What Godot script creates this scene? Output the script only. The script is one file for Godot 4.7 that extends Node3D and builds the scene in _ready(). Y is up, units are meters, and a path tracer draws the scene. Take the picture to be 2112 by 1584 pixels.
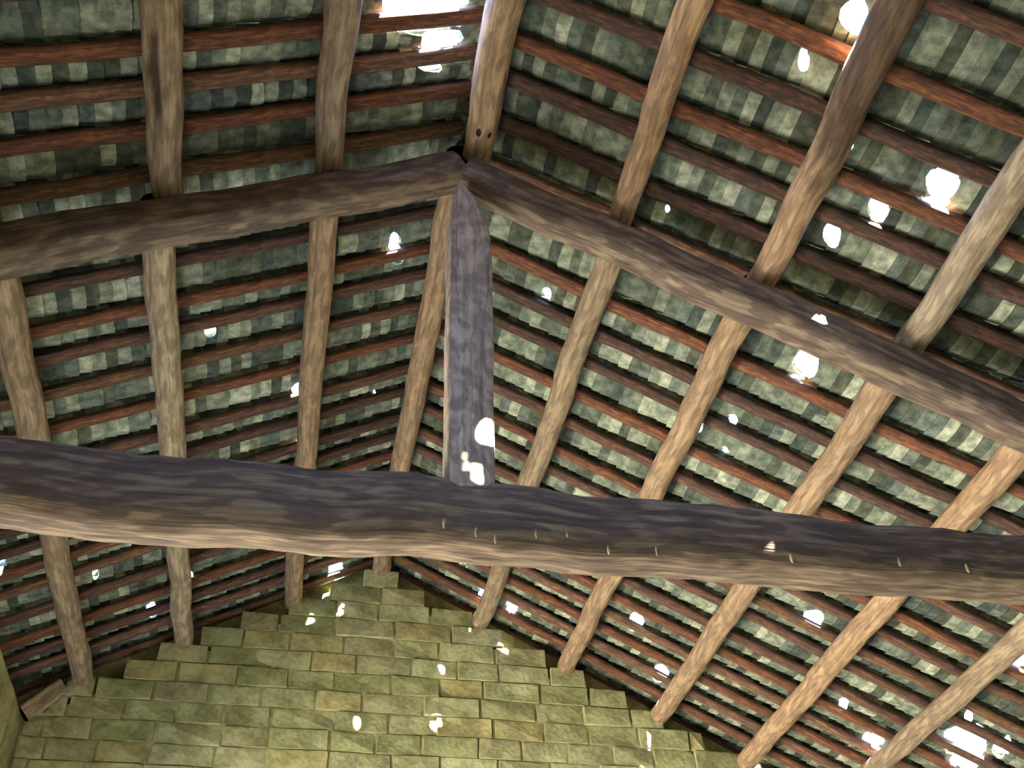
extends Node3D
# An old farm building seen from inside: king-post truss, log purlins, battens and loose clay tiles with gaps, adobe gable.
const RIDGE := 5.6            # height of the ridge purlin's axis
const PITCH_R := 0.46870
const PITCH_L := 0.49743
const GABLE_Z := -3.486       # inner face of the far gable
const BOARD_H := 0.042
const BOARD_W := 0.066
const BOARD_BASE := 0.069     # underside of the battens above the plane of the purlin axes
# battens: places along the ridge, one list for each slope
const BAT_R := [5.340, 5.126, 4.913, 4.699, 4.486, 4.273, 4.059, 3.846, 3.633, 3.419, 3.206, 2.993, 2.780, 2.567, 2.355, 2.144, 1.933, 1.724, 1.518, 1.315, 1.032, 0.800, 0.571, 0.394, 0.171, -0.050, -0.265, -0.520, -0.736, -0.944, -1.186, -1.410, -1.648, -1.834, -2.054, -2.224, -2.460, -2.653, -2.847, -3.018, -3.211]
const BAT_L := [5.388, 5.174, 4.960, 4.746, 4.532, 4.317, 4.102, 3.888, 3.673, 3.459, 3.244, 3.029, 2.814, 2.600, 2.384, 2.169, 1.953, 1.737, 1.519, 1.299, 1.077, 0.851, 0.616, 0.446, 0.260, 0.054, -0.183, -0.419, -0.658, -0.828, -1.055, -1.295, -1.550, -1.742, -1.974, -2.144, -2.333, -2.503, -2.754, -3.003, -3.181, -3.351]
const HOLES_R := [
	[1.367, 1.154, 0.0476, 0.0301, 0.0190, -0.0649, -0.01, -0.38, 2],
	[1.262, 0.935, 0.0197, 0.0195, 0.0083, -0.0455, -0.04, -0.44, 2],
	[1.563, 0.688, 0.0131, 0.0101, 0.0061, -0.0220, 0.04, -0.50, 2],
	[1.948, 0.685, 0.0554, 0.0351, 0.0270, -0.0674, 0.14, -0.50, 2],
	[1.962, 0.607, 0.0498, 0.0179, 0.0248, -0.0346, 0.14, -0.52, 2],
	[1.784, 0.476, 0.0371, 0.0286, 0.0187, -0.0597, 0.09, -0.56, 2],
	[1.670, 0.285, 0.0322, 0.0273, 0.0167, -0.0609, 0.06, -0.61, 2],
	[1.846, -0.392, 0.0497, 0.0363, 0.0306, -0.0842, 0.11, -0.78, 2],
	[1.844, -0.490, 0.0303, 0.0118, 0.0190, -0.0277, 0.11, -0.81, 2],
	[0.561, -0.672, 0.0250, 0.0113, 0.0140, -0.0455, -0.22, -0.85, 2],
	[1.534, -1.046, 0.0186, 0.0174, 0.0125, -0.0487, 0.03, -0.95, 2],
	[1.671, -0.908, 0.0247, 0.0193, 0.0165, -0.0507, 0.06, -0.91, 2],
	[1.715, -1.131, 0.0183, 0.0171, 0.0128, -0.0454, 0.08, -0.97, 2],
	[0.730, -3.360, 0.0272, 0.0182, 0.0236, -0.0906, -0.18, -1.54, 2],
	[0.961, -3.347, 0.0406, 0.0217, 0.0360, -0.0968, -0.12, -1.54, 2],
	[1.738, -2.817, 0.0447, 0.0288, 0.0405, -0.0914, 0.08, -1.40, 2],
	[2.040, -3.197, 0.0445, 0.0348, 0.0441, -0.1047, 0.16, -1.50, 2],
	[2.592, -2.016, 0.0466, 0.0392, 0.0421, -0.0899, 0.30, -1.20, 2],
	[3.049, -2.620, 0.0245, 0.0387, 0.0259, -0.0848, 0.42, -1.35, 2],
	[3.299, -2.821, 0.0240, 0.0416, 0.0270, -0.0880, 0.48, -1.41, 2],
	[3.338, -2.764, 0.0316, 0.0472, 0.0355, -0.0984, 0.49, -1.39, 2],
	[3.512, -2.630, 0.0151, 0.0310, 0.0171, -0.0616, 0.54, -1.36, 2],
	[3.604, -2.192, 0.0188, 0.0381, 0.0202, -0.0708, 0.56, -1.24, 2],
	[3.659, -2.404, 0.0619, 0.0648, 0.0695, -0.1219, 0.58, -1.30, 2],
	[3.740, -2.391, 0.0515, 0.0771, 0.0585, -0.1424, 0.60, -1.29, 2],
	[3.788, -2.605, 0.0547, 0.0649, 0.0646, -0.1216, 0.61, -1.35, 2],
	[3.865, -2.340, 0.0250, 0.0434, 0.0287, -0.0779, 0.63, -1.28, 2],
	[3.858, -2.244, 0.0146, 0.0400, 0.0166, -0.0712, 0.63, -1.26, 2],
	[3.551, -1.583, 0.0307, 0.0424, 0.0298, -0.0744, 0.55, -1.09, 2],
	[2.866, -3.558, 0.0249, 0.0386, 0.0289, -0.0966, 0.37, -1.59, 2],
	[0.979, 0.074, 0.0106, 0.0071, 0.0053, -0.0212, -0.11, -0.66, 2],
	[0.547, -3.094, 0.0314, 0.0090, -0.0101, 0.0296, -0.33, 0.64, 2],
	[0.062, -2.715, 0.0293, 0.0117, -0.0092, 0.0278, -0.33, 0.64, 2],
	[0.579, -2.877, 0.0478, 0.0102, -0.0150, 0.0328, -0.33, 0.64, 2],
	[0.332, 1.151, 0.0424, 0.0069, -0.0153, 0.0287, -0.33, 0.64, 2],
	[0.261, 1.245, 0.0180, 0.0042, -0.0064, 0.0152, -0.33, 0.64, 2],
	[0.300, 1.258, 0.0539, 0.0030, -0.0191, 0.0116, -0.33, 0.64, 2],
	[0.314, 1.277, 0.0211, 0.0059, -0.0074, 0.0229, -0.33, 0.64, 2],
]
const HOLES_L := [
	[0.247, 0.665, -0.1613, -0.0180, -0.0125, -0.1191, -0.59, -0.58, 5],
	[0.132, 0.691, -0.1201, -0.0149, -0.0088, -0.0862, -0.63, -0.57, 5],
	[0.057, 0.604, -0.0341, -0.0080, -0.0028, -0.0434, -0.65, -0.60, 2],
	[0.105, 0.478, -0.0970, -0.0124, -0.0096, -0.0721, -0.64, -0.63, 5],
	[0.142, 0.372, -0.0568, -0.0050, -0.0064, -0.0310, -0.62, -0.66, 2],
	[0.191, -0.599, -0.0343, -0.0093, -0.0081, -0.0712, -0.61, -0.95, 2],
	[0.175, -0.675, -0.0384, -0.0090, -0.0094, -0.0686, -0.62, -0.97, 2],
	[1.126, -0.922, -0.0290, 0.0006, -0.0091, -0.0589, -0.34, -1.04, 2],
	[0.647, -1.513, -0.0461, -0.0039, -0.0172, -0.0724, -0.48, -1.21, 2],
	[0.610, -1.862, -0.0194, -0.0035, -0.0081, -0.0624, -0.49, -1.31, 2],
	[0.611, -1.961, -0.0256, -0.0032, -0.0110, -0.0581, -0.49, -1.34, 2],
	[0.172, -1.724, -0.0168, -0.0058, -0.0063, -0.0511, -0.62, -1.27, 2],
	[0.265, -3.522, -0.0601, -0.0119, -0.0367, -0.1438, -0.59, -1.80, 2],
	[1.526, -3.193, -0.0353, 0.0052, -0.0239, -0.1010, -0.22, -1.70, 2],
	[1.805, -2.651, -0.0163, 0.0049, -0.0102, -0.0561, -0.14, -1.54, 2],
	[1.274, -2.976, -0.0192, 0.0016, -0.0119, -0.0630, -0.30, -1.64, 2],
	[2.243, -2.272, -0.0223, 0.0110, -0.0135, -0.0765, -0.01, -1.43, 2],
	[0.116, -3.214, -0.0335, -0.0160, 0.0085, 0.0388, -0.76, 0.77, 2],
	[0.332, -3.223, -0.0386, -0.0158, 0.0098, 0.0357, -0.76, 0.77, 2],
]

const SUN_UP := 1.00356     # 57.5 degrees high
const SUN_TURN := 0.24435   # behind the camera, a little to the right

var rng := RandomNumberGenerator.new()
var noise := FastNoiseLite.new()
var cam: Camera3D
var M := {}
var taken := {}

# ---------------------------------------------------------------- helpers
func numbered(n: String) -> String:
	if not taken.has(n):
		taken[n] = 0
		return n
	taken[n] += 1
	return "%s_%03d" % [n, taken[n]]

func tag(o: Node, label: String, category: String, group := "", kind := "") -> void:
	if label != "": o.set_meta("label", label)
	if category != "": o.set_meta("category", category)
	if group != "": o.set_meta("group", group)
	if kind != "": o.set_meta("kind", kind)

func put(called: String, mesh: Mesh, mat: Material, parent: Node = null, at := Transform3D()) -> MeshInstance3D:
	var o := MeshInstance3D.new()
	o.mesh = mesh
	o.material_override = mat
	o.transform = at
	if parent == null:
		o.name = numbered(called)
		add_child(o)
	else:
		o.name = called
		parent.add_child(o, true)
	return o

func base(called: String, at := Vector3.ZERO) -> Node3D:
	var o := Node3D.new()
	o.name = numbered(called)
	o.position = at
	add_child(o)
	return o

func quad(st: SurfaceTool, a: Vector3, b: Vector3, c: Vector3, d: Vector3) -> void:
	for v in [a, b, c, a, c, d]: st.add_vertex(v)

func start() -> SurfaceTool:
	var st := SurfaceTool.new()
	st.begin(Mesh.PRIMITIVE_TRIANGLES)
	st.set_smooth_group(-1)
	return st

func done(st: SurfaceTool) -> ArrayMesh:
	st.generate_normals()
	return st.commit()

func add_box(st: SurfaceTool, lo: Vector3, hi: Vector3) -> void:
	var p := []
	for i in 8: p.append(Vector3(hi.x if i & 1 else lo.x, hi.y if i & 2 else lo.y, hi.z if i & 4 else lo.z))
	for f in [[0, 1, 3, 2], [5, 4, 6, 7], [4, 0, 2, 6], [1, 5, 7, 3], [2, 3, 7, 6], [4, 5, 1, 0]]:
		quad(st, p[f[3]], p[f[2]], p[f[1]], p[f[0]])

# a box with chamfered edges and slightly uneven corners
func chamfer_box(size: Vector3, c: float, rough: float, sd: int) -> ArrayMesh:
	var r := RandomNumberGenerator.new()
	r.seed = sd
	var h := size * 0.5
	var v := {}
	for i in 8:
		var s := Vector3(1 if i & 1 else -1, 1 if i & 2 else -1, 1 if i & 4 else -1)
		var j := Vector3(r.randf_range(-1, 1), r.randf_range(-1, 1), r.randf_range(-1, 1)) * rough
		var k := c * r.randf_range(0.7, 1.5)
		for ax in 3:
			var q := h - Vector3(k, k, k)
			q[ax] = h[ax]
			v[i * 3 + ax] = q * s + j
	var st := start()
	var faces := []
	for ax in 3:
		var b := 1 << ax
		var b1 := 1 << ((ax + 1) % 3)
		var b2 := 1 << ((ax + 2) % 3)
		for sgn in [0, b]:
			faces.append([v[(sgn) * 3 + ax], v[(sgn | b1) * 3 + ax], v[(sgn | b1 | b2) * 3 + ax], v[(sgn | b2) * 3 + ax]])
		for e in [0, b1, b2, b1 | b2]:
			var a1 := (ax + 1) % 3
			var a2 := (ax + 2) % 3
			faces.append([v[e * 3 + a1], v[(e | b) * 3 + a1], v[(e | b) * 3 + a2], v[e * 3 + a2]])
	for i in 8: faces.append([v[i * 3], v[i * 3 + 1], v[i * 3 + 2]])
	for f in faces:
		var mid := Vector3.ZERO
		for p in f: mid += p
		var n: Vector3 = (f[1] - f[0]).cross(f[2] - f[0])
		if n.dot(mid) > 0: f.reverse()
		if f.size() == 4: quad(st, f[0], f[1], f[2], f[3])
		else:
			for p in f: st.add_vertex(p)
	return done(st)

# rings of equal length joined into a closed solid with smooth sides; UV.x runs round, UV.y along in metres
func loft(rings: Array, cols: Array, lens: Array) -> ArrayMesh:
	var n: int = rings[0].size()
	var pos := PackedVector3Array()
	var nor := PackedVector3Array()
	var uv := PackedVector2Array()
	var col := PackedColorArray()
	var idx := PackedInt32Array()
	var m := rings.size()
	for i in m:
		var i0: int = maxi(i - 1, 0)
		var i1: int = mini(i + 1, m - 1)
		for j in n + 1:
			var jj: int = j % n
			pos.append(rings[i][jj])
			var along: Vector3 = rings[i1][jj] - rings[i0][jj]
			var round_: Vector3 = rings[i][(jj + 1) % n] - rings[i][(jj + n - 1) % n]
			nor.append(round_.cross(along).normalized())
			uv.append(Vector2(float(j) / n, lens[i]))
			col.append(cols[i][jj])
	var w := n + 1
	for i in m - 1:
		for j in n:
			var a := i * w + j
			idx.append_array([a, a + w, a + 1, a + 1, a + w, a + w + 1])
	for e in [0, m - 1]:
		var mid := Vector3.ZERO
		for p in rings[e]: mid += p
		mid /= n
		var o := pos.size()
		var nn: Vector3 = (rings[0][0] - rings[1][0]).normalized() * (1.0 if e == 0 else -1.0)
		pos.append(mid); nor.append(nn); uv.append(Vector2(0.5, 0.5)); col.append(cols[e][0])
		for j in n:
			pos.append(rings[e][j]); nor.append(nn); uv.append(Vector2(0.5, 0.5) + Vector2(cos(TAU * j / n), sin(TAU * j / n)) * 0.05); col.append(cols[e][j])
		for j in n:
			if e == 0: idx.append_array([o, o + 1 + j, o + 1 + (j + 1) % n])
			else: idx.append_array([o, o + 1 + (j + 1) % n, o + 1 + j])
	var arr := []
	arr.resize(Mesh.ARRAY_MAX)
	arr[Mesh.ARRAY_VERTEX] = pos
	arr[Mesh.ARRAY_NORMAL] = nor
	arr[Mesh.ARRAY_TEX_UV] = uv
	arr[Mesh.ARRAY_COLOR] = col
	arr[Mesh.ARRAY_INDEX] = idx
	var mesh := ArrayMesh.new()
	mesh.add_surface_from_arrays(Mesh.PRIMITIVE_TRIANGLES, arr)
	return mesh

# a hewn beam or a log: sections along the line a..b, half width hw (across), half height hh (towards up), squareness 2 = round
# marks: [distance along, angle, half length, half width, depth, colour] are scars, splits and bared patches
func timber(a: Vector3, b: Vector3, up: Vector3, hw: Array, hh: Array, square: float, sd: int, wob := 0.01, marks := [], step := 0.07, sides := 22) -> ArrayMesh:
	var t := (b - a).normalized()
	var side := t.cross(up).normalized()
	var u := side.cross(t).normalized()
	var length := a.distance_to(b)
	var count: int = maxi(4, int(length / step))
	var rings := []
	var cols := []
	var lens := []
	var so := sd * 37.3
	for i in count + 1:
		var f := float(i) / count
		var d := f * length
		var w: float = sample(hw, f)
		var h: float = sample(hh, f)
		var c := a + t * d + side * noise.get_noise_2d(d * 26.0, so) * wob * 2.0 + u * noise.get_noise_2d(d * 26.0, so + 90.0) * wob * 2.0
		var ring := []
		var rc := []
		for j in sides:
			var an := TAU * j / sides
			var cs := cos(an)
			var sn := sin(an)
			var k := pow(pow(absf(cs), square) + pow(absf(sn), square), -1.0 / square)
			var bump := 1.0 + noise.get_noise_3d(d * 60.0, cs * 22.0 + so, sn * 22.0) * 0.07 + noise.get_noise_3d(d * 200.0, cs * 60.0 + so, sn * 60.0) * 0.04
			var col := Color(1, 1, 1)
			for m in marks:
				var dd: float = (d - m[0]) / m[2]
				var da: float = angle_difference(m[1], an) * minf(w, h) / m[3]
				var edge: float = dd * dd + da * da + 0.5 * noise.get_noise_3d(d * 240.0, cs * 90.0 + so, sn * 90.0)
				var inside: float = 1.0 - smoothstep(0.7, 1.05, edge)
				col = col.lerp(m[5], inside)
				bump -= inside * m[4] / maxf(w, h)
			ring.append(c + (side * cs * w + u * sn * h) * k * bump)
			rc.append(col)
		rings.append(ring)
		cols.append(rc)
		lens.append(d)
	return loft(rings, cols, lens)

func sample(a: Array, f: float) -> float:
	var x := f * (a.size() - 1)
	var i: int = mini(int(x), a.size() - 2)
	return lerpf(a[i], a[i + 1], x - i)

# ---------------------------------------------------------------- materials
func grain(sd: int, across: float, along: float, streak: float, dark: Color, mid: Color, light: Color) -> Array:
	var im := Image.create(256, 512, false, Image.FORMAT_RGB8)
	var hi := Image.create(256, 512, false, Image.FORMAT_RGB8)
	var nz := FastNoiseLite.new()
	nz.seed = sd
	nz.frequency = 1.0
	nz.fractal_octaves = 3
	var pz := FastNoiseLite.new()
	pz.seed = sd + 50
	pz.frequency = 0.03
	pz.fractal_octaves = 3
	var blots := pz.get_seamless_image(256, 512)     # weather stains and grime on the old wood
	for x in 256:
		var an := TAU * x / 256.0
		var cs := cos(an)
		var sn := sin(an)
		for y in 512:
			var v := y / 512.0
			var turn := TAU * v
			var fine := nz.get_noise_3d(cs * across, sn * across + 20.0, absf(v - 0.5) * along)
			var big := nz.get_noise_3d(cs * 1.7 + 40.0 + sin(turn) * 2.0, sn * 1.7 + cos(turn) * 2.0, sin(turn * 2.0) * 2.2)
			var crack := 1.0 - smoothstep(0.0, 0.05, absf(nz.get_noise_3d(cs * across * 0.55, sn * across * 0.55 + 70.0, absf(v - 0.5) * along * 0.5) + 0.08))
			var k := 0.5 + fine * streak + big * 0.6
			var c := dark.lerp(mid, clampf(k * 2.0, 0, 1)).lerp(light, clampf(k * 2.0 - 1.0, 0, 1))
			c = c.lerp(dark, smoothstep(0.5, 0.68, blots.get_pixel(x, y).r) * 0.6)
			c = c.lerp(dark * 0.6, crack * 0.4)
			im.set_pixel(x, y, c)
			var g := clampf(0.55 + fine * 0.6 - crack * 0.4, 0, 1)
			hi.set_pixel(x, y, Color(g, g, g))
	hi.bump_map_to_normal_map(5.0)
	im.generate_mipmaps()
	return [ImageTexture.create_from_image(im), ImageTexture.create_from_image(hi)]

func earth(sd: int, freq: float, dark: Color, mid: Color, light: Color, specks: float, size := 256) -> Array:
	var a := FastNoiseLite.new()
	a.seed = sd
	a.frequency = freq
	a.fractal_octaves = 5
	var b := FastNoiseLite.new()
	b.seed = sd + 9
	b.frequency = freq * 5.0
	b.fractal_octaves = 2
	var ia := a.get_seamless_image(size, size)
	var ib := b.get_seamless_image(size, size)
	var im := Image.create(size, size, false, Image.FORMAT_RGB8)
	var hi := Image.create(size, size, false, Image.FORMAT_RGB8)
	for x in size:
		for y in size:
			var p := ia.get_pixel(x, y).r
			var q := ib.get_pixel(x, y).r
			var k := clampf((p - 0.5) * 1.5 + 0.5 + (q - 0.5) * specks, 0, 1)
			im.set_pixel(x, y, dark.lerp(mid, clampf(k * 2.0, 0, 1)).lerp(light, clampf(k * 2.0 - 1.0, 0, 1)))
			var g := clampf(p * 0.5 + q * 0.5, 0, 1)
			hi.set_pixel(x, y, Color(g, g, g))
	hi.bump_map_to_normal_map(4.0)
	return [ImageTexture.create_from_image(im), ImageTexture.create_from_image(hi)]

func wood(tex: Array, tint: Color, reps: Vector3, bump := 0.45) -> StandardMaterial3D:
	var m := StandardMaterial3D.new()
	m.albedo_color = tint
	m.albedo_texture = tex[0]
	m.vertex_color_use_as_albedo = true
	m.normal_enabled = true
	m.normal_texture = tex[1]
	m.normal_scale = bump
	m.roughness = 0.85
	m.uv1_scale = reps
	return m

func clay(tex: Array, tint: Color, scale: float, world := true, colours := false) -> StandardMaterial3D:
	var m := StandardMaterial3D.new()
	m.albedo_color = tint
	m.albedo_texture = tex[0]
	m.normal_enabled = true
	m.normal_texture = tex[1]
	m.normal_scale = 0.8
	m.roughness = 0.95
	m.uv1_triplanar = true
	m.uv1_world_triplanar = world
	m.uv1_scale = Vector3.ONE * scale
	m.vertex_color_use_as_albedo = colours
	return m

func make_materials() -> void:
	var log_tex := grain(11, 3.0, 4.0, 0.5, Color(0.52, 0.46, 0.40), Color(0.69, 0.62, 0.54), Color(0.80, 0.73, 0.64))
	var board_tex := grain(12, 3.5, 5.0, 0.6, Color(0.33, 0.26, 0.22), Color(0.48, 0.375, 0.30), Color(0.62, 0.475, 0.35))
	var beam_tex := grain(13, 2.6, 3.0, 0.5, Color(0.32, 0.27, 0.25), Color(0.48, 0.42, 0.37), Color(0.62, 0.56, 0.48))
	var earth_tex := earth(21, 0.012, Color(0.60, 0.58, 0.42), Color(0.71, 0.69, 0.51), Color(0.79, 0.77, 0.59), 0.7)
	var tile_tex := earth(22, 0.02, Color(0.55, 0.57, 0.54), Color(0.80, 0.82, 0.78), Color(1, 1, 0.96), 0.5)
	var soil_tex := earth(23, 0.02, Color(0.52, 0.51, 0.47), Color(0.66, 0.65, 0.60), Color(0.76, 0.75, 0.70), 0.6)
	M.logs = []
	for t in [Color(1, 0.97, 0.92), Color(0.95, 0.86, 0.78), Color(0.90, 0.85, 0.79), Color(1, 0.90, 0.80)]:
		M.logs.append(wood(log_tex, t, Vector3(1, 0.35, 1)))
	M.boards = []
	for t in [Color(1, 0.92, 0.88), Color(0.85, 0.76, 0.76), Color(0.98, 0.80, 0.70), Color(0.72, 0.66, 0.68), Color(0.92, 0.84, 0.76)]:
		M.boards.append(wood(board_tex, t, Vector3(1, 0.6, 1)))
	M.beam = wood(beam_tex, Color(1, 0.96, 0.92), Vector3(1, 0.3, 1))
	M.post = wood(log_tex, Color(1.0, 0.98, 0.99), Vector3(1, 0.5, 1))
	M.tie = wood(beam_tex, Color(1.0, 0.95, 0.88), Vector3(2, 0.25, 1))
	M.dark = wood(beam_tex, Color(0.35, 0.28, 0.24), Vector3(1, 1, 1))
	M.adobe = []
	for t in [Color(1, 1, 1), Color(0.92, 0.92, 0.90), Color(1, 0.97, 0.90), Color(0.88, 0.90, 0.84), Color(0.97, 0.99, 0.96)]:
		M.adobe.append(clay(earth_tex, t, 1.4))
	M.mortar = clay(earth_tex, Color(0.90, 0.89, 0.84), 1.1)
	M.tiles = []
	M.tile_tints = [Color(0.48, 0.50, 0.45), Color(0.60, 0.62, 0.56), Color(0.37, 0.40, 0.38), Color(0.70, 0.71, 0.64), Color(0.53, 0.56, 0.53), Color(0.42, 0.43, 0.37), Color(0.86, 0.86, 0.78)]
	for t in M.tile_tints: M.tiles.append(clay(tile_tex, t, 3.0))
	M.tile_many = clay(tile_tex, Color(1, 1, 1), 3.0, true, true)
	M.soil = clay(soil_tex, Color(1, 1, 1), 0.5)
	M.yard = clay(soil_tex, Color(1.0, 1.0, 0.98), 0.3)
	M.pale = clay(tile_tex, Color(0.72, 0.62, 0.48), 4.0)

# ---------------------------------------------------------------- the roof
func pitch(side: int) -> float:
	return PITCH_R if side > 0 else PITCH_L

# a point of a slope: s metres down from the ridge, h above the plane of the purlin axes, z along the ridge
func on_roof(side: int, s: float, h: float, z: float) -> Vector3:
	var t := pitch(side)
	return Vector3(side * (s * cos(t) + h * sin(t)), RIDGE - s * sin(t) + h * cos(t), z)

func roof_y(x: float, h: float) -> float:
	var t := pitch(1 if x > 0 else -1)
	return RIDGE - absf(x) * tan(t) + h / cos(t)

const TILE_L := 0.120
const TILE_E := 0.056
const TILE_T := 0.009
const TILE_R := 0.116
const TILE_BASE := 0.099
const CAP_L := 0.20
const CAP_E := 0.135
const CAP_R := 0.105

func pan_h(a: float, b: float) -> float:      # underside of a pan tile: a across, b down from its upper edge
	return TILE_R - sqrt(TILE_R * TILE_R - a * a) + b * TILE_T / TILE_E

func cap_h(a: float, b: float) -> float:
	return 0.085 - (CAP_R - sqrt(CAP_R * CAP_R - a * a)) + b * TILE_T / CAP_E

# a tile as polygons in its own plane (a across, b down the slope), thickened; cuts are broken-out polygons
func tile_mesh(cap: bool, width: float, cuts: Array, rough_seed := 0) -> ArrayMesh:
	var n := 6
	var length := CAP_L if cap else TILE_L
	var st := start()
	for i in n:
		var a0 := -width / 2 + width * i / n
		var a1 := -width / 2 + width * (i + 1) / n
		var polys := [PackedVector2Array([Vector2(a0, 0), Vector2(a1, 0), Vector2(a1, length), Vector2(a0, length)])]
		for cut in cuts:
			var next := []
			for pl in polys:
				var lo: float = cut[0].x
				var hi: float = cut[0].x
				for q in cut:
					lo = minf(lo, q.x); hi = maxf(hi, q.x)
				# split where the cut lies inside the strip, so that no ring with a hole is left
				var mid := (lo + hi) * 0.5
				var halves := [pl]
				if mid > a0 and mid < a1:
					halves = []
					for r in [Vector2(-1, mid), Vector2(mid, 1)]:
						var clip := PackedVector2Array([Vector2(r.x, -1), Vector2(r.y, -1), Vector2(r.y, 1), Vector2(r.x, 1)])
						for g in Geometry2D.intersect_polygons(pl, clip): halves.append(g)
				for hp in halves:
					for g in Geometry2D.clip_polygons(hp, cut):
						if not Geometry2D.is_polygon_clockwise(g): next.append(g)
			polys = next
		for pl in polys:
			var tri := Geometry2D.triangulate_polygon(pl)
			var top := []
			var bot := []
			for q in pl:
				var h: float = cap_h(q.x, q.y) if cap else pan_h(q.x, q.y)
				bot.append(Vector3(q.y, h, q.x))
				top.append(Vector3(q.y, h + TILE_T, q.x))
			for k in range(0, tri.size(), 3):
				var e: Vector2 = pl[tri[k + 1]] - pl[tri[k]]
				var g: Vector2 = pl[tri[k + 2]] - pl[tri[k]]
				var order := [0, 1, 2] if e.cross(g) > 0 else [0, 2, 1]
				for o in order: st.add_vertex(bot[tri[k + o]])
				for o in [order[0], order[2], order[1]]: st.add_vertex(top[tri[k + o]])
			for k in pl.size():
				var l: int = (k + 1) % pl.size()
				var inner: bool = absf(pl[k].x - pl[l].x) < 1e-6 and absf(absf(pl[k].x) - width / 2) > 1e-5
				if inner: continue
				quad(st, bot[l], bot[k], top[k], top[l])
	return done(st)

func hole_outline(h: Array, height: float) -> PackedVector2Array:   # (s, z) outline of a gap at a height
	var out := PackedVector2Array()
	for i in 14:
		var an := TAU * i / 14.0
		var c := cos(an)
		var s := sin(an)
		var k := pow(pow(absf(c), float(h[8])) + pow(absf(s), float(h[8])), -1.0 / h[8])
		k *= 1.0 + 0.07 * sin(3.0 * an + h[0] * 40.0)
		out.append(Vector2(h[0] + (h[2] * c + h[3] * s) * k + h[6] * (height - 0.128), h[1] + (h[4] * c + h[5] * s) * k + h[7] * (height - 0.128)))
	return out

# cuts of one tile, in its (a, b) axes
func tile_cuts(holes: Array, cap: bool, s0: float, zc: float, lift: float, stretch: float, side: int) -> Array:
	var cuts := []
	var length := CAP_L if cap else TILE_L
	for h in holes:
		var rs: float = absf(h[2]) + absf(h[3]) + 0.06
		var rz: float = absf(h[4]) + absf(h[5]) + 0.12
		if absf(h[0] - s0 - length / 2) > rs + length / 2 or absf(h[1] - zc) > rz + 0.11: continue
		var b := clampf(h[0] - s0, 0, length)
		var a := clampf(h[1] - zc, -0.08, 0.08)
		var height: float = lift + (cap_h(a, b) if cap else pan_h(a, b))
		var poly := PackedVector2Array()
		var box := Rect2(-0.11, 0, 0.22, length)
		var hit := Rect2()
		for q in hole_outline(h, height):
			var g := Vector2((q.y - zc) / stretch * side, q.x - s0)
			if poly.is_empty(): hit = Rect2(g, Vector2.ZERO)
			else: hit = hit.expand(g)
			poly.append(g)
		if not hit.intersects(box): continue
		if Geometry2D.is_polygon_clockwise(poly): poly.reverse()
		cuts.append(poly)
	return cuts

func in_view(p: Vector3) -> float:           # about how large a piece at p shows; 0 outside the frame
	var q := cam.global_transform.affine_inverse() * p
	if q.z > -0.1: return 0.0
	var f := 1.0 / tan(deg_to_rad(cam.fov) * 0.5)
	var x := q.x / -q.z * f / (4.0 / 3.0)
	var y := q.y / -q.z * f
	if absf(x) > 1.03 or absf(y) > 1.03: return 0.0
	return 1.0 / q.length_squared()

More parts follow.
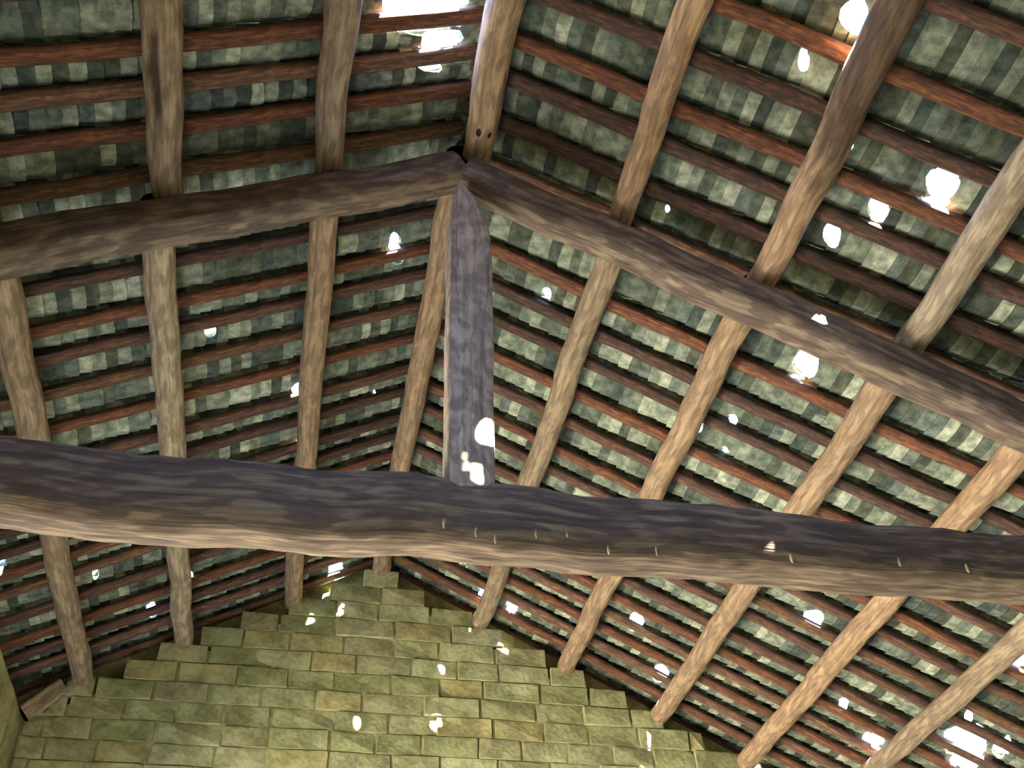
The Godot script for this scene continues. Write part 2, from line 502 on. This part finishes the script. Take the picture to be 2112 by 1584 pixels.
func make_slope(side: int, boards: Array, holes: Array, eave: float, called: String, unseen_opening := Rect2()) -> void:
	var roof := base(called)
	tag(roof, "", "", "", "structure")
	var t := pitch(side)
	# slope axes: local x down the slope, y out of the roof, z along the ridge
	var axes := Basis(Vector3(side * cos(t), -sin(t), 0), Vector3(side * sin(t), cos(t), 0), Vector3(0, 0, side))
	# battens
	var made := []
	for i in boards.size():
		var z: float = boards[i]
		var b := timber(on_roof(side, -0.05, BOARD_BASE + BOARD_H / 2, 0), on_roof(side, eave, BOARD_BASE + BOARD_H / 2, 0), axes.y,
			[BOARD_W / 2 * rng.randf_range(0.9, 1.1), BOARD_W / 2 * rng.randf_range(0.9, 1.1)], [BOARD_H / 2, BOARD_H / 2], 9.0, i * 3 + side, 0.004,
			[], 0.12, 12)
		put("batten", b, M.boards[rng.randi() % M.boards.size()], roof, Transform3D(Basis(), Vector3(0, 0, z)))
	# tiles
	var plain := {}
	var single := []                        # [size in view, transform, mesh or null, tint]
	var rows := []
	for i in boards.size() - 1: rows.append([(boards[i] + boards[i + 1]) * 0.5, boards[i] - boards[i + 1]])
	var pan := tile_mesh(false, 0.206, [])
	for row in rows:
		var zc: float = row[0]
		var stretch: float = row[1] / 0.213
		var s := -0.07 + rng.randf() * 0.03
		while s < eave:
			if unseen_opening.has_point(Vector2(s + 0.07, zc)):
				s += TILE_E
				continue
			var lift := TILE_BASE + rng.randf_range(-0.004, 0.005)
			var tint := pick_tint()
			var cuts := tile_cuts(holes, false, s, zc, lift, stretch, side)
			var at := Transform3D(axes * Basis.from_scale(Vector3(1, 1, stretch)) * Basis(Vector3.UP, rng.randf_range(-0.04, 0.04)) * Basis(Vector3.RIGHT, rng.randf_range(-0.03, 0.03)), on_roof(side, s, lift, zc))
			var mesh: ArrayMesh = null if cuts.is_empty() else tile_mesh(false, 0.206, cuts)
			single.append([in_view(at.origin), at, mesh, tint])
			s += TILE_E * rng.randf_range(0.9, 1.1)
	single.sort_custom(func(p, q): return p[0] > q[0])
	var rest := []
	var broken := start()
	var any_broken := false
	for i in single.size():
		var e: Array = single[i]
		if e[2] != null and e[2].get_surface_count() == 0: continue
		if i < 300 and e[0] > 0.0:
			put("roof_tile", pan if e[2] == null else e[2], M.tiles[e[3]], roof, e[1])
		elif e[2] != null:
			broken.append_from(e[2], 0, e[1])
			any_broken = true
		else: rest.append(e)
	many(roof, "roof_tile_field", pan, rest)
	if any_broken:
		var o := put("broken_roof_tile", broken.commit(), M.tiles[1], roof)
		tag(o, "", "", "", "stuff")
	# cover tiles over the battens, seen only through the gaps
	var cap := tile_mesh(true, 0.17, [])
	var cap_rest := []
	var cap_cut := start()
	for z in boards:
		var s := -0.08
		while s < eave:
			if unseen_opening.has_point(Vector2(s + 0.1, z)):
				s += CAP_E
				continue
			var cuts := tile_cuts(holes, true, s, z, BOARD_BASE + BOARD_H, 1.0, side)
			var at := Transform3D(axes, on_roof(side, s, BOARD_BASE + BOARD_H, z))
			if cuts.is_empty(): cap_rest.append([0.0, at, null, pick_tint()])
			else:
				var mesh := tile_mesh(true, 0.17, cuts)
				if mesh.get_surface_count() > 0: cap_cut.append_from(mesh, 0, at)
			s += CAP_E
	many(roof, "cover_tile_field", cap, cap_rest)
	var oc := put("broken_cover_tile", cap_cut.commit(), M.tiles[0], roof)
	tag(oc, "", "", "", "stuff")

func pick_tint() -> int:
	var r := rng.randf()
	return 6 if r < 0.11 else (3 if r < 0.26 else rng.randi() % 6)

func many(parent: Node, called: String, mesh: Mesh, list: Array) -> void:
	var mm := MultiMesh.new()
	mm.transform_format = MultiMesh.TRANSFORM_3D
	mm.use_colors = true
	mm.mesh = mesh
	mm.instance_count = list.size()
	for i in list.size():
		mm.set_instance_transform(i, list[i][1])
		mm.set_instance_color(i, (M.tile_tints[list[i][3]] as Color).srgb_to_linear())
	var o := MultiMeshInstance3D.new()
	o.multimesh = mm
	o.material_override = M.tile_many
	o.name = called
	parent.add_child(o, true)
	tag(o, "", "", "", "stuff")

# ---------------------------------------------------------------- timbers
func purlin(x: float, z0: float, z1: float, r: Array, sd: int, label: String, group: String, mat := 0, marks := [], called := "purlin_log", drop := 0.0, knots := []) -> void:
	var y := roof_y(x, 0.0) - drop
	var root := base(called, Vector3(x, y, z0))
	tag(root, label, "log", group)
	put("trunk", timber(Vector3.ZERO, Vector3(0, 0, z1 - z0), Vector3.UP, r, r, 2.0, sd, 0.008, marks), M.logs[mat], root)
	for k in knots:                       # [distance along, angle, size]
		var rad := sample(r, k[0] / (z1 - z0))
		var dirn := Vector3(-cos(k[1]), sin(k[1]), 0)
		var sp := SphereMesh.new()
		sp.radius = k[2]
		sp.height = k[2] * 2.0
		sp.radial_segments = 10
		sp.rings = 6
		put("knot", sp, M.dark, root, Transform3D(Basis.from_scale(Vector3(1, 0.8, 1.7)), dirn * (rad - k[2] * 0.3) + Vector3(0, 0, k[0])))

func make_truss() -> void:
	var root := base("roof_truss", Vector3(0.046, 3.516, 0))
	tag(root, "heavy timber king-post truss spanning the building in front of the adobe gable", "truss")
	var o := Vector3(0.046, 3.516, 0)
	# tie beam
	put("tie_beam", timber(Vector3(-2.2, 3.512, 0) - o, Vector3(4.4, 3.535, 0) - o, Vector3.UP, [0.075, 0.08, 0.09, 0.102, 0.105, 0.105], [0.145, 0.138, 0.125, 0.105, 0.1, 0.1], 3.6, 5, 0.008, [],
		0.05, 30), M.tie, root).set_meta("label", "long reddish-brown tie beam with small pale dabs")
	# principal rafters
	for side in [-1, 1]:
		var t := pitch(side)
		var far_x := -2.1 if side < 0 else 4.1
		var top := Vector3(0.0, RIDGE - 0.175, 0)
		var foot := Vector3(far_x, RIDGE - absf(far_x) * tan(t) - 0.175, 0)
		var start_at := top + (foot - top).normalized() * (0.0 if side < 0 else 0.03)
		put("principal_rafter", timber(start_at - o, foot - o, Vector3.UP, [0.072, 0.078, 0.082], [0.09, 0.088, 0.092], 3.8, 8 + side, 0.007, [], 0.06, 26), M.beam, root)
	# king post: an outline with a shouldered, pointed head, given depth
	var xs := 0.0
	var left := PackedVector2Array()
	var right := PackedVector2Array()
	var head := [[3.54, -0.047, 0.112], [4.05, -0.048, 0.118], [4.56, -0.049, 0.127], [4.8, -0.049, 0.128], [4.92, -0.048, 0.125], [5.01, -0.046, 0.113], [5.06, -0.044, 0.099], [5.11, -0.04, 0.081], [5.16, -0.034, 0.057], [5.2, -0.028, 0.029], [5.225, -0.024, 0.004]]
	var rings := []
	var cols := []
	var lens := []
	for i in head.size():
		var e: Array = head[i]
		var steps := 6 if i < 3 else 1
		var nx: Array = head[mini(i + 1, head.size() - 1)]
		for k in steps:
			var f := float(k) / steps
			var y: float = lerpf(e[0], nx[0], f)
			var x0: float = lerpf(e[1], nx[1], f)
			var x1: float = lerpf(e[2], nx[2], f)
			var cx := (x0 + x1) * 0.5
			var hw := (x1 - x0) * 0.5
			var ring := []
			var rc := []
			for j in 24:
				var an := TAU * j / 24.0
				var q := pow(pow(absf(cos(an)), 8.0) + pow(absf(sin(an)), 8.0), -0.125)
				var b := 1.0 + noise.get_noise_3d(y * 60.0, cos(an) * 20.0, sin(an) * 20.0) * 0.05
				ring.append(Vector3(cx + cos(an) * q * hw * b, y, -sin(an) * q * 0.082 * b) - o)
				rc.append(Color(1, 1, 1))
			rings.append(ring)
			cols.append(rc)
			lens.append(y)
	rings.reverse(); cols.reverse(); lens.reverse()
	put("king_post", loft(rings, cols, lens), M.post, root).set_meta("label", "grey king post with a pointed shoulder")
	# pale dabs along the lower edge of the tie beam
	for d in [[-0.06, 0.10], [0.04, 0.13], [0.10, 0.155], [0.23, 0.11], [0.33, 0.09], [0.46, 0.16], [0.62, 0.145], [1.08, 0.12], [1.47, 0.09], [1.72, 0.09]]:
		var sp := SphereMesh.new()
		sp.radius = 0.006
		sp.height = 0.012
		sp.radial_segments = 8
		sp.rings = 5
		put("clay_dab", sp, M.pale, root, Transform3D(Basis.from_scale(Vector3(1, 3.2, 1)), Vector3(d[0] + 0.0, 3.516 - d[1] * 0.75, 0.094) - o))

# ---------------------------------------------------------------- walls
func brick_wall(parent: Node3D, meshes: Array, along: Vector3, inward: Vector3, origin: Vector3, from: float, to: float, y0: float, courses: int, ceiling_of: Callable) -> void:
	for c in courses:
		var y := y0 + c * 0.131
		var u := from - rng.randf() * 0.3
		while u < to:
			var length := rng.randf_range(0.27, 0.39)
			var a := maxf(u, from)
			var b := minf(u + length, to)
			u += length
			var top := y + 0.131
			# stop short of the roof: the end of a course is stepped
			var limit_a: float = ceiling_of.call(a)
			var limit_b: float = ceiling_of.call(b)
			var tries := 0
			while tries < 12 and (limit_a < top or limit_b < top) and b - a > 0.09:
				if limit_a < limit_b: a += 0.03
				else: b -= 0.03
				limit_a = ceiling_of.call(a)
				limit_b = ceiling_of.call(b)
				tries += 1
			if b - a < 0.09 or limit_a < top or limit_b < top: continue
			var gap := rng.randf_range(0.003, 0.012)
			var size := Vector3(b - a - gap, 0.131 - rng.randf_range(0.002, 0.007), 1.0)
			var at := origin + along * ((a + b) * 0.5) + Vector3(0, y + 0.0655, 0) - inward * (0.055 + rng.randf_range(-0.006, 0.006))
			var turn := Basis(along, Vector3.UP, inward)
			put("brick", meshes[rng.randi() % meshes.size()], M.adobe[rng.randi() % M.adobe.size()], parent, Transform3D(turn * Basis(Vector3(0, 0, 1), rng.randf_range(-0.006, 0.006)) * Basis.from_scale(size), at))

func outline_wall(st: SurfaceTool, pts: Array, z0: float, z1: float) -> void:     # a polygon in x, y given thickness along z
	var pl := PackedVector2Array(pts)
	if Geometry2D.is_polygon_clockwise(pl): pl.reverse()
	var tri := Geometry2D.triangulate_polygon(pl)
	for k in range(0, tri.size(), 3):
		for o in [0, 2, 1]: st.add_vertex(Vector3(pl[tri[k + o]].x, pl[tri[k + o]].y, z1))
		for o in [0, 1, 2]: st.add_vertex(Vector3(pl[tri[k + o]].x, pl[tri[k + o]].y, z0))
	for k in pl.size():
		var a := pl[k]
		var b := pl[(k + 1) % pl.size()]
		quad(st, Vector3(a.x, a.y, z1), Vector3(a.x, a.y, z0), Vector3(b.x, b.y, z0), Vector3(b.x, b.y, z1))

const LEFT_X := -2.0
const RIGHT_X := 4.3
const NEAR_Z := 5.3

func gable_outline(down: float) -> Array:
	return [Vector2(LEFT_X - 0.35, 0), Vector2(RIGHT_X + 0.35, 0), Vector2(RIGHT_X + 0.35, roof_y(RIGHT_X + 0.35, BOARD_BASE) - down), Vector2(0, roof_y(0, BOARD_BASE) - down), Vector2(LEFT_X - 0.35, roof_y(LEFT_X - 0.35, BOARD_BASE) - down)]

func make_walls() -> void:
	var st := start()
	add_box(st, Vector3(LEFT_X - 0.3, -0.2, GABLE_Z - 0.3), Vector3(RIGHT_X + 0.3, 0, NEAR_Z + 0.3))
	tag(put("floor", done(st), M.soil), "", "", "", "structure")
	st = start()
	add_box(st, Vector3(-60, -0.45, -60), Vector3(60, -0.2, 60))
	tag(put("ground", done(st), M.yard), "", "", "", "structure")
	var variants := []
	for i in 5: variants.append(chamfer_box(Vector3(1, 1, 0.11), 0.02, 0.012, 40 + i))
	# far gable: bricks one by one where they show, on a solid core
	st = start()
	outline_wall(st, gable_outline(0.0), GABLE_Z - 0.36, GABLE_Z - 0.10)
	outline_wall(st, gable_outline(0.24), GABLE_Z - 0.11, GABLE_Z - 0.009)
	var far := put("wall_far", done(st), M.mortar)
	tag(far, "", "", "", "structure")
	brick_wall(far, variants, Vector3(1, 0, 0), Vector3(0, 0, 1), Vector3(0, 0, GABLE_Z), LEFT_X, 3.6, 3.08, 20, func(x): return roof_y(x, BOARD_BASE - 0.02))
	# near gable, behind the camera
	st = start()
	outline_wall(st, gable_outline(0.0), NEAR_Z, NEAR_Z + 0.3)
	tag(put("wall_near", done(st), M.adobe[1]), "", "", "", "structure")
	# long yard-side wall; wide doorway out of view, placed to light the logs
	st = start()
	var xo := LEFT_X - 0.35
	var z_far := GABLE_Z - 0.1
	for r in [[z_far, -2.9, 0.0, 2.6], [-0.45, NEAR_Z, 0.0, 2.6], [z_far, NEAR_Z, 2.6, 4.20], [z_far, NEAR_Z, 4.20, 4.36]]:
		add_box(st, Vector3(xo, r[2], r[0]), Vector3(LEFT_X - 0.012, r[3], r[1]))
	add_box(st, Vector3(xo, 4.36, z_far), Vector3(LEFT_X - 0.22, 4.40, NEAR_Z))
	var lw := put("wall_left", done(st), M.mortar)
	tag(lw, "", "", "", "structure")
	brick_wall(lw, variants, Vector3(0, 0, -1), Vector3(1, 0, 0), Vector3(LEFT_X, 0, 0), 2.0, 3.25, 3.15, 8, func(_x): return 4.36)
	st = start()
	add_box(st, Vector3(RIGHT_X, 0, z_far), Vector3(RIGHT_X + 0.35, roof_y(RIGHT_X + 0.35, BOARD_BASE), NEAR_Z))
	tag(put("wall_right", done(st), M.adobe[0]), "", "", "", "structure")
	# ridge course along the top of the roof
	var arc := []
	var cols := []
	var lens := []
	for i in 2:
		var ring := []
		var rc := []
		for j in 16:
			var an := TAU * j / 16.0
			ring.append(Vector3(cos(an) * 0.085, RIDGE + 0.185 + sin(an) * 0.06, -3.85 if i == 0 else 5.6))
			rc.append(Color(1, 1, 1))
		arc.append(ring)
		cols.append(rc)
		lens.append(i * 9.0)
	tag(put("trim_ridge", loft(arc, cols, lens), M.tiles[0]), "", "", "", "structure")

# ---------------------------------------------------------------- scene
func _ready() -> void:
	rng.seed = 4711
	noise.seed = 5
	noise.frequency = 0.05
	noise.fractal_octaves = 2
	# camera: a phone held up, looking at the far gable and the roof
	cam = Camera3D.new()
	cam.name = "camera"
	var yaw := deg_to_rad(13.384)
	var up_by := deg_to_rad(43.176)
	var roll := deg_to_rad(-2.7507)
	var look := Vector3(sin(yaw) * cos(up_by), sin(up_by), -cos(yaw) * cos(up_by))
	var r := look.cross(Vector3.UP).normalized()
	var u := r.cross(look)
	var r2 := r * cos(roll) + u * sin(roll)
	var u2 := u * cos(roll) - r * sin(roll)
	cam.transform = Transform3D(Basis(r2, u2, -look), Vector3(-0.4334, 1.6, 2.6492))
	cam.fov = 41.24
	cam.near = 0.05
	add_child(cam)
	cam.current = true
	# sky, sun, exposure
	var we := WorldEnvironment.new()
	we.name = "environment"
	var env := Environment.new()
	var sky_mat := ProceduralSkyMaterial.new()
	sky_mat.sky_top_color = Color(0.46, 0.61, 0.86)
	sky_mat.sky_horizon_color = Color(0.78, 0.86, 0.96)
	sky_mat.ground_bottom_color = Color(0.45, 0.40, 0.33)
	sky_mat.ground_horizon_color = Color(0.62, 0.60, 0.55)
	sky_mat.sky_energy_multiplier = 1.35
	var sky := Sky.new()
	sky.sky_material = sky_mat
	env.background_mode = Environment.BG_SKY
	env.sky = sky
	env.tonemap_mode = Environment.TONE_MAPPER_LINEAR
	env.tonemap_exposure = 21.5
	env.sdfgi_enabled = true
	env.ssao_enabled = true
	env.ssil_enabled = true
	we.environment = env
	add_child(we)
	var sun := DirectionalLight3D.new()
	sun.name = "sun"
	sun.light_color = Color(1.0, 0.97, 0.92)
	sun.light_energy = 5.0
	sun.light_angular_distance = 0.53
	sun.shadow_enabled = true
	add_child(sun)
	sun.look_at_from_position(Vector3(sin(SUN_TURN) * cos(SUN_UP), sin(SUN_UP), cos(SUN_TURN) * cos(SUN_UP)) * 20.0, Vector3.ZERO)

	make_materials()
	make_walls()
	var more_r: Array = BAT_R.duplicate()
	more_r.append_array([-3.41, -3.62, -3.83])
	var more_l: Array = BAT_L.duplicate()
	more_l.append_array([-3.56, -3.77])
	make_slope(-1, more_l, HOLES_L, 2.95, "roof_left", Rect2(0.2, 1.75, 1.7, 1.5))   # opening out of view, placed so the sunlit floor lights the timber undersides
	make_slope(1, more_r, HOLES_R, 5.25, "roof_right")
	make_truss()
	make_purlins()

func make_purlins() -> void:
	var near := 5.35
	var far := GABLE_Z - 0.08
	var g1 := "purlin logs nearer than the truss"
	var g2 := "purlin logs between truss and gable"
	var bare := Color(1.6, 1.5, 1.1)
	var dusk := Color(0.35, 0.33, 0.34)
	# angle 0 points to -x, PI/2 up, PI to +x, -PI/2 down
	purlin(0.071, 0.01, near, [0.066, 0.085, 0.11, 0.115, 0.12, 0.12], 1, "stout ridge log above the king post, two dark knots near its end", g1, 3, [], "purlin_log", 0.0, [[0.165, -1.42, 0.015], [0.16, -2.05, 0.02]])
	purlin(0.014, far, -0.01, [0.062, 0.064, 0.066], 2, "ridge log running from the gable peak to behind the king post", g2, 1)
	purlin(-0.575, 0.01, near, [0.058, 0.075, 0.088, 0.09, 0.09, 0.09], 3, "first log below the ridge on the shaded slope, nearer than the truss", g1, 2)
	purlin(-0.560, far, -0.01, [0.058, 0.06, 0.062], 4, "first log below the ridge on the shaded slope, beyond the truss", g2, 1)
	purlin(-1.169, 0.01, near, [0.06, 0.076, 0.088, 0.09, 0.09, 0.09], 5, "log with a long dark split on the shaded slope, nearer than the truss", g1, 2,
		[[0.56, -1.25, 0.22, 0.03, 0.014, Color(0.3, 0.27, 0.27)]])
	purlin(-1.209, far, -0.01, [0.06, 0.064, 0.066], 6, "smooth pale log, second below the ridge on the shaded slope, beyond the truss", g2, 0)
	purlin(-1.76, 0.01, near, [0.06, 0.075, 0.085, 0.09], 7, "lowest log on the shaded slope nearer than the truss, cut by the picture edge", g1, 1)
	purlin(-1.746, far, -0.01, [0.062, 0.066, 0.07], 8, "log with flaking yellowish bark on the shaded slope, beyond the truss", g2, 2,
		[[2.6, -1.35, 0.35, 0.05, 0.005, bare], [3.05, -2.0, 0.16, 0.03, 0.005, bare], [2.2, -1.9, 0.2, 0.045, 0.005, bare], [2.45, -2.4, 0.12, 0.03, 0.005, bare], [1.4, -1.5, 0.2, 0.03, 0.004, bare]])
	purlin(0.720, 0.01, near, [0.055, 0.066, 0.078, 0.082, 0.085, 0.085], 9, "first log below the ridge on the lighter slope, nearer than the truss", g1, 3)
	purlin(0.732, far, -0.01, [0.06, 0.064, 0.066], 10, "first log below the ridge on the lighter slope, beyond the truss", g2, 2)
	purlin(1.330, 0.01, near, [0.062, 0.076, 0.09, 0.092, 0.095, 0.095], 11, "log with a blackened upper half on the lighter slope, nearer than the truss", g1, 3,
		[[1.25, -1.7, 0.72, 0.16, 0.0, dusk]])
	purlin(1.314, far, -0.01, [0.06, 0.064, 0.068], 12, "second log below the ridge on the lighter slope, beyond the truss", g2, 1)
	purlin(1.924, 0.01, near, [0.062, 0.075, 0.088, 0.09, 0.09], 13, "third log below the ridge on the lighter slope, nearer than the truss", g1, 0)
	purlin(1.935, far, -0.01, [0.062, 0.066, 0.07], 14, "third log below the ridge on the lighter slope, beyond the truss, top end scraped pale", g2, 1,
		[[3.2, -1.2, 0.2, 0.035, 0.003, bare]])
	purlin(2.490, far, -0.01, [0.062, 0.066, 0.07], 15, "fourth log down the lighter slope, reddish, beyond the truss", g2, 3)
	purlin(2.52, 0.01, near, [0.062, 0.08, 0.09], 16, "fourth log down the lighter slope, nearer than the truss", g1, 0)
	purlin(3.034, far, -0.01, [0.056, 0.06, 0.064], 17, "thin log with peeled yellow patches, lowest in view on the lighter slope", g2, 2,
		[[2.1, -0.7, 0.4, 0.03, 0.003, bare], [1.6, -1.0, 0.2, 0.03, 0.003, bare], [2.6, -0.8, 0.15, 0.03, 0.003, bare]])
	purlin(-2.13, GABLE_Z - 0.08, near, [0.06, 0.065, 0.07], 18, "pale log lying on the wall top at the eave of the shaded slope", "wall plates", 0, [], "wall_plate_log")
	# a short timber wedged into the corner of gable and eave
	var c := put("timber_offcut", timber(Vector3.ZERO, Vector3(-0.17, -0.2, 0.03), Vector3(0.7, 0.7, 0), [0.05, 0.055], [0.035, 0.035], 5.0, 51, 0.004), M.logs[2], null, Transform3D(Basis(), Vector3(-1.83, 4.55, -3.42)))
	tag(c, "short grey timber wedged in the corner where gable meets the eave wall", "timber")
